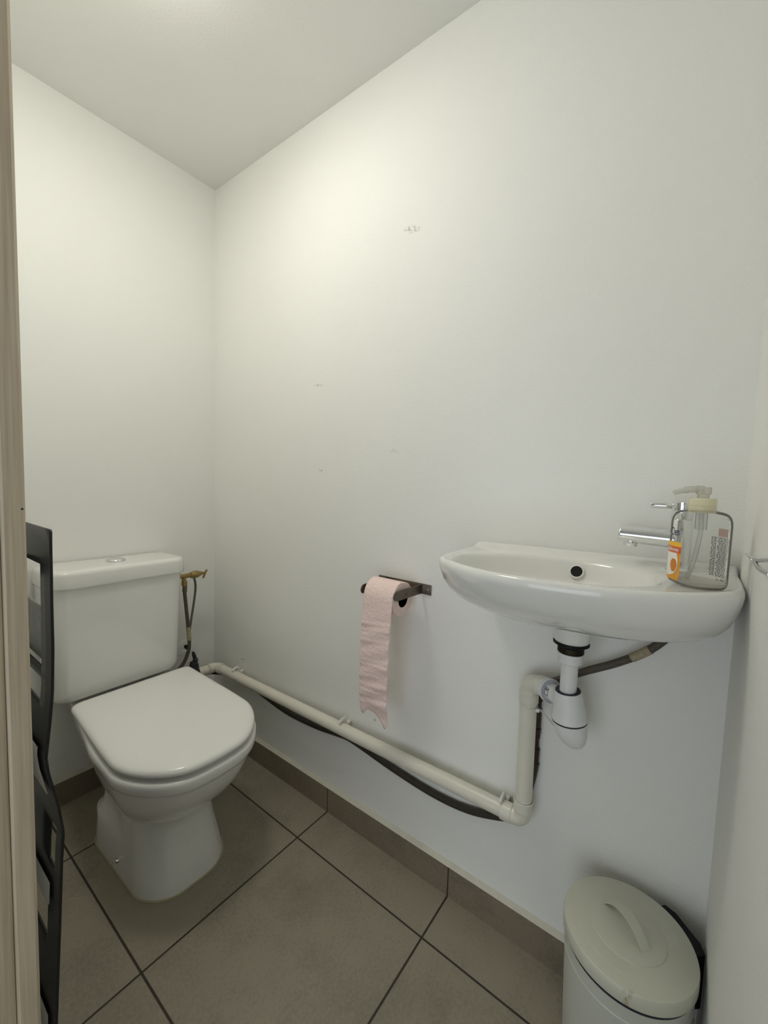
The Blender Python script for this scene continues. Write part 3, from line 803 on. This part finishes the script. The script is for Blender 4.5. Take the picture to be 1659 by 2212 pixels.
def text_on(name, s, u, z, size, side, m, off, sx=1.0):
    cu = bpy.data.curves.new(name, 'FONT'); cu.body = s; cu.size = size; cu.resolution_u = 3; cu.offset = size * .018
    to = bpy.data.objects.new('tmp_' + name, cu); COL.objects.link(to)
    bpy.context.view_layer.update()
    dg = bpy.context.evaluated_depsgraph_get()
    me = bpy.data.meshes.new_from_object(to.evaluated_get(dg))
    vs = [v.co.copy() for v in me.vertices]; fs = [tuple(p.vertices) for p in me.polygons]
    bpy.data.objects.remove(to); bpy.data.curves.remove(cu); bpy.data.meshes.remove(me)
    return mesh(name, ([surf(u + v.x * sx, z + v.y, side, off) for v in vs], fs), m, smooth=False)
t1 = text_on('brand_lettering', 'Cien', -.0215, .0865, .0185, 1, M['ink'], .0006, .60)
t2 = text_on('band_lettering', 'milk&honey', -.0290, .0608, .0088, 1, M['lab_white'], .0012, .72)
bl = patch2('back_label_band', [(.084, -.019, .003), (.097, -.019, .003)], -1, M['lab_pink'], .0004)
rr = random.Random(3)
lines = []
for c in range(2):
    base_u = (-.019, .0055)[c]
    for k in range(24):
        z = .081 - k * .0027
        u = base_u
        end = base_u + (.0225 if c == 0 else .0085)
        while u < end - .002:
            w = rr.uniform(.002, .006)
            lines.append((z, u, min(end, u + w))); u += w + .0012
V, F = [], []
for z, a, b in lines:
    q = len(V)
    V += [surf(a, z, -1, .0004), surf(b, z, -1, .0004), surf(b, z + .0014, -1, .0004), surf(a, z + .0014, -1, .0004)]
    F.append((q, q + 1, q + 2, q + 3))
bt = mesh('small_print', (V, F), M['ink_grey'], smooth=False)
bt['label'] = 'lines of small grey print on the back'
t3 = text_on('volume_lettering', '300 ml', -.016, .0100, .0085, -1, M['ink_grey'], .0005, .7)
ZS_ = .93
for o_ in (shell, res, collar, pump, dip, fl, k1, k2, k3, k4, t1, t2, bl, bt, t3):
    for v_ in o_.data.vertices: v_.co.z = bz + (v_.co.z - bz) * ZS_
adopt(bot, shell, res, collar, pump, dip, fl, k1, k2, k3, k4, t1, t2, bl, bt, t3)

# ------------------------------------------------------------------ pedal bin
ex, ey, er_ = -.1305, -1.5690, .1050
binr = empty('pedal_bin', (ex, ey, 0))
tag(binr, 'round white metal pedal bin with strap handle lid under the sink corner', 'waste bin')
bb = mesh('bin_body', lathe([(.088, .012), (.092, .015), (.0925, .02), (.1000, .250), (.1015, .2515), (.1015, .2545), (.1005, .256), (.1010, .279), (.098, .2795), (.094, .275)], 72, Matrix.Translation((ex, ey, 0))), M['bin'], angle=30)
bf = mesh('base_ring', lathe([(.092, .0), (.095, .002), (.095, .013), (.090, .0155), (.080, .0155)], 60, Matrix.Translation((ex, ey, 0))), M['black'])
bg = mesh('lid_gap_ring', lathe([(.093, .2785), (.1006, .2785), (.1006, .2885), (.093, .2885)], 60, Matrix.Translation((ex, ey, 0))), M['navy'])
bg['label'] = 'dark line between body and lid'
bl_ = mesh('bin_lid', lathe([(.096, .2875), (.1043, .2875), (er_, .289), (er_, .3085), (.1038, .3115), (.101, .3130), (.086, .3138), (.0825, .3150), (.0815, .3153), (.060, .3162), (.0595, .3174), (.0585, .3177), (.030, .3185), (0, .3188)], 80, Matrix.Translation((ex, ey, 0))), M['bin_lid'], angle=40)
hd = Vector((-.62, -.78, 0)).normalized(); sd_ = Vector((-hd.y, hd.x, 0))
hr = []
for k in range(17):
    t = -1 + 2 * k / 16
    p = Vector((ex, ey, .3178)) + hd * (.0425 * t - .004) + Vector((0, 0, .024 * (1 - abs(t) ** 2.2)))
    hr.append([p + sd_ * .009 + Vector((0, 0, -.0008)), p + sd_ * .009 + Vector((0, 0, .0008)), p - sd_ * .009 + Vector((0, 0, .0008)), p - sd_ * .009 + Vector((0, 0, -.0008))])
bhd = mesh('handle', loft(hr), M['bin_lid'], angle=40)
hv = Vector((.70, -.71, 0)).normalized(); hs = Vector((-hv.y, hv.x, 0))
def hb_(p, a, b, z0, z1):
    q = Vector((ex, ey, 0))
    v = []
    for z in (z0, z1):
        for d, s in ((.090, a), (p - .008, a), (p, a * .62), (p, -a * .62), (p - .008, -a), (.090, -a)): v.append(q + hv * d + hs * s + Vector((0, 0, z)))
    f = [(0, 1, 2, 3, 4, 5), (11, 10, 9, 8, 7, 6)] + [(i, (i + 1) % 6, 6 + (i + 1) % 6, 6 + i) for i in range(6)]
    return v, f
bhg = mesh('hinge', hb_(.1235, .043, 0, .20, .302), M['black'], smooth=False)
bhg['label'] = 'black plastic hinge housing'
ped = mesh('pedal', join(xf(box(-.03, .03, -.028, .01, -.003, .003, .002), axis_m((ex, ey, .012), (0, 0, 1)) @ Matrix.Rotation(math.atan2(-.71, .70) - PI / 2, 4, 'Z') @ Matrix.Translation((0, -.094, 0)))), M['black'])
adopt(binr, bb, bf, bg, bl_, bhd, bhg, ped)

# ------------------------------------------------------------------ wire hook on the front wall
hk = empty('towel_hook', (-.50, YF, 1.045))
tag(hk, 'chrome wire towel hook on the wall at the right edge above the sink', 'hook')
hw = mesh('wire_loop', join(
    tube([(-.50, YF + .010, 1.052), (-.42, YF + .0105, 1.0405), (-.36, YF + .0115, 1.0320), (-.325, YF + .0120, 1.0285), (-.305, YF + .0120, 1.0265)], .0024, 12, True),
    tube([(-.50, YF + .018, 1.038), (-.42, YF + .016, 1.0300), (-.37, YF + .0140, 1.0265), (-.335, YF + .0125, 1.0260), (-.305, YF + .0120, 1.0265)], .0024, 12, True),
    tube([(-.315, YF + .012, 1.0266), (-.285, YF + .012, 1.0262), (-.242, YF + .0118, 1.0245)], .0028, 12, True, flat=.6)), M['chrome'])
hpz = mesh('wall_plate', join(lathe([(.022, 0), (.022, .003), (.019, .005), (0, .005)], 32, axis_m((-.505, YF + .0003, 1.045), (0, 1, 0))), cyl((-.502, YF + .002, 1.045), (-.500, YF + .020, 1.045), .0085, 14)), M['chrome'])
adopt(hk, hw, hpz)

# ------------------------------------------------------------------ black wall rack by the door
rack = empty('wall_rack', (-.80, -.75, 0))
tag(rack, 'tall black slotted metal magazine rack on the left wall beside the door frame', 'rack')
profile = [(-.7740, 1.022), (-.7745, .992), (-.7745, .96), (-.775, .916), (-.775, .847), (-.776, .813), (-.777, .779), (-.781, .735), (-.7865, .685), (-.784, .66), (-.779, .635), (-.7735, .606), (-.768, .558), (-.771, .518), (-.775, .424), (-.779, .34), (-.783, .254), (-.786, .17), (-.790, .10), (-.792, .04), (-.793, .002)]
def rx(z):
    for (xa, za), (xb, zb) in zip(profile, profile[1:]):
        if zb <= z <= za: return xa + (xb - xa) * (za - z) / (za - zb)
    return profile[0][0] if z > profile[0][1] else profile[-1][0]
YN, YR = -.885, -.60
holes = [(.805, .964, -.836, -.665), (.753, .789, -.836, -.665), (.60, .69, -.79, -.665), (.488, .552, -.858, -.828), (.36, .425, -.832, -.665), (.17, .215, -.836, -.665)]
zsr = sorted({round(.002 + i * .012, 4) for i in range(84)} | {1.02} | {h for q in holes for h in q[:2]})
ysr = sorted({YN, YR, -.8815, -.70, -.74} | {h for q in holes for h in q[2:]})
V, F = [], []
for z in zsr:
    for y in ysr:
        zz = z
        if z > 1.01 and y == YN: zz = z - .004
        V.append((rx(zz), y, zz))
ny = len(ysr)
for i in range(len(zsr) - 1):
    for j in range(ny - 1):
        zm = (zsr[i] + zsr[i + 1]) / 2; ym = (ysr[j] + ysr[j + 1]) / 2
        if any(a < zm < b and c < ym < d for a, b, c, d in holes): continue
        q = i * ny + j
        F.append((q, q + 1, q + ny + 1, q + ny))
panel = mesh('slotted_panel', (V, F), M['black_metal'], angle=60)
sd = panel.modifiers.new('thickness', 'SOLIDIFY'); sd.thickness = .003; sd.offset = 1
bk1 = mesh('wall_bracket', box(-W + .0004, -.777, -.72, -.70, .925, .955, .002), M['black_metal'])
bk2 = mesh('wall_bracket', box(-W + .0004, -.782, -.72, -.70, .30, .33, .002), M['black_metal'])
adopt(rack, panel, bk1, bk2)
def sheet(name, y0_, y1_, z0_, z1_, m, dx, label, cat, curl=.0):
    V, F = [], []
    n = 14
    for i in range(n + 1):
        z = z0_ + (z1_ - z0_) * i / n
        for j in range(5):
            y = y0_ + (y1_ - y0_) * j / 4
            V.append((rx(z) + dx + curl * (i / n) ** 2, y, z))
    for i in range(n):
        for j in range(4):
            q = i * 5 + j; F.append((q, q + 1, q + 6, q + 5))
    o = mesh(name, (V, F), m, angle=60)
    s = o.modifiers.new('thickness', 'SOLIDIFY'); s.thickness = .0012
    return tag(o, label, cat)
sheet('magazine', -.834, -.63, .802, .889, M['grey_sheet'], .0075, 'grey speckled magazine page behind the upper slot of the black rack', 'magazine')
sheet('leaflet', -.860, -.63, .615, .695, M['paper_white'], -.0075, 'white leaflet in the middle of the black rack', 'leaflet')
sheet('folded_paper', -.850, -.64, .428, .462, M['paper_white'], -.0075, 'white folded paper low in the black rack', 'paper')
sheet('paper_sheet', -.862, -.64, .222, .256, M['paper_white'], -.0075, 'white sheet at the foot of the black rack', 'paper')

# ------------------------------------------------------------------ ceiling lamp (just above the frame)
LPX, LPY = -.575, -.68
lamp = empty('ceiling_lamp', (LPX, LPY, H))
tag(lamp, 'round opal glass lamp on the ceiling above the toilet', 'ceiling lamp')
lb = mesh('lamp_base', lathe([(.120, 0), (.120, -.010), (.112, -.013), (0, -.013)], 48, Matrix.Translation((LPX, LPY, H - .0003))), M['pvc_new'])
lg = mesh('lamp_dome', lathe([(.112, -.0135), (.114, -.018), (.108, -.026), (.090, -.032), (.062, -.0365), (.03, -.0385), (0, -.039)], 48, Matrix.Translation((LPX, LPY, H))), M['glow'])
adopt(lamp, lb, lg)

# ------------------------------------------------------------------ daylight through the doorway
w = bpy.data.worlds.new('hall_daylight'); sc.world = w; w.use_nodes = True
bgn = w.node_tree.nodes['Background']
bgn.inputs[0].default_value = (.86, .93, 1.0, 1); bgn.inputs[1].default_value = .1
al = bpy.data.lights.new('hall_daylight', 'AREA'); al.shape = 'RECTANGLE'; al.size = 1.25; al.size_y = 1.5; al.energy = 8.5; al.color = (.86, .93, 1.0)
ao = bpy.data.objects.new('hall_daylight', al); COL.objects.link(ao)
ao.location = (-2.33, -1.5, .625); ao.rotation_euler = Euler((0, -PI / 2, 0))

# ------------------------------------------------------------------ camera
cd = bpy.data.cameras.new('camera'); co = bpy.data.objects.new('camera', cd); COL.objects.link(co)
cd.sensor_fit = 'HORIZONTAL'; cd.sensor_width = 36; cd.lens = 892.02 / 1659 * 36; cd.clip_start = .01
yaw, pit, rol = .9275206542692169, .07289240820400081, .03275033140551228
fw = Vector((math.sin(yaw) * math.cos(pit), math.cos(yaw) * math.cos(pit), -math.sin(pit)))
rt = Vector((math.cos(yaw), -math.sin(yaw), 0)); up = rt.cross(fw)
rt2 = math.cos(rol) * rt + math.sin(rol) * up; up2 = -math.sin(rol) * rt + math.cos(rol) * up
mw = Matrix((rt2, up2, -fw)).transposed().to_4x4(); mw.translation = Vector((-.95809, -1.61132, 1.10340))
co.matrix_world = mw
sc.camera = co

sc.view_settings.view_transform = 'Standard'; sc.view_settings.look = 'None'
sc.view_settings.gamma = 1; sc.view_settings.use_curve_mapping = False
sc.view_settings.exposure = .31
sc.cycles.max_bounces = 9; sc.cycles.diffuse_bounces = 6; sc.cycles.glossy_bounces = 3; sc.cycles.transparent_max_bounces = 14; sc.cycles.use_adaptive_sampling = True; sc.cycles.adaptive_threshold = .05
sc.cycles.use_denoising = True
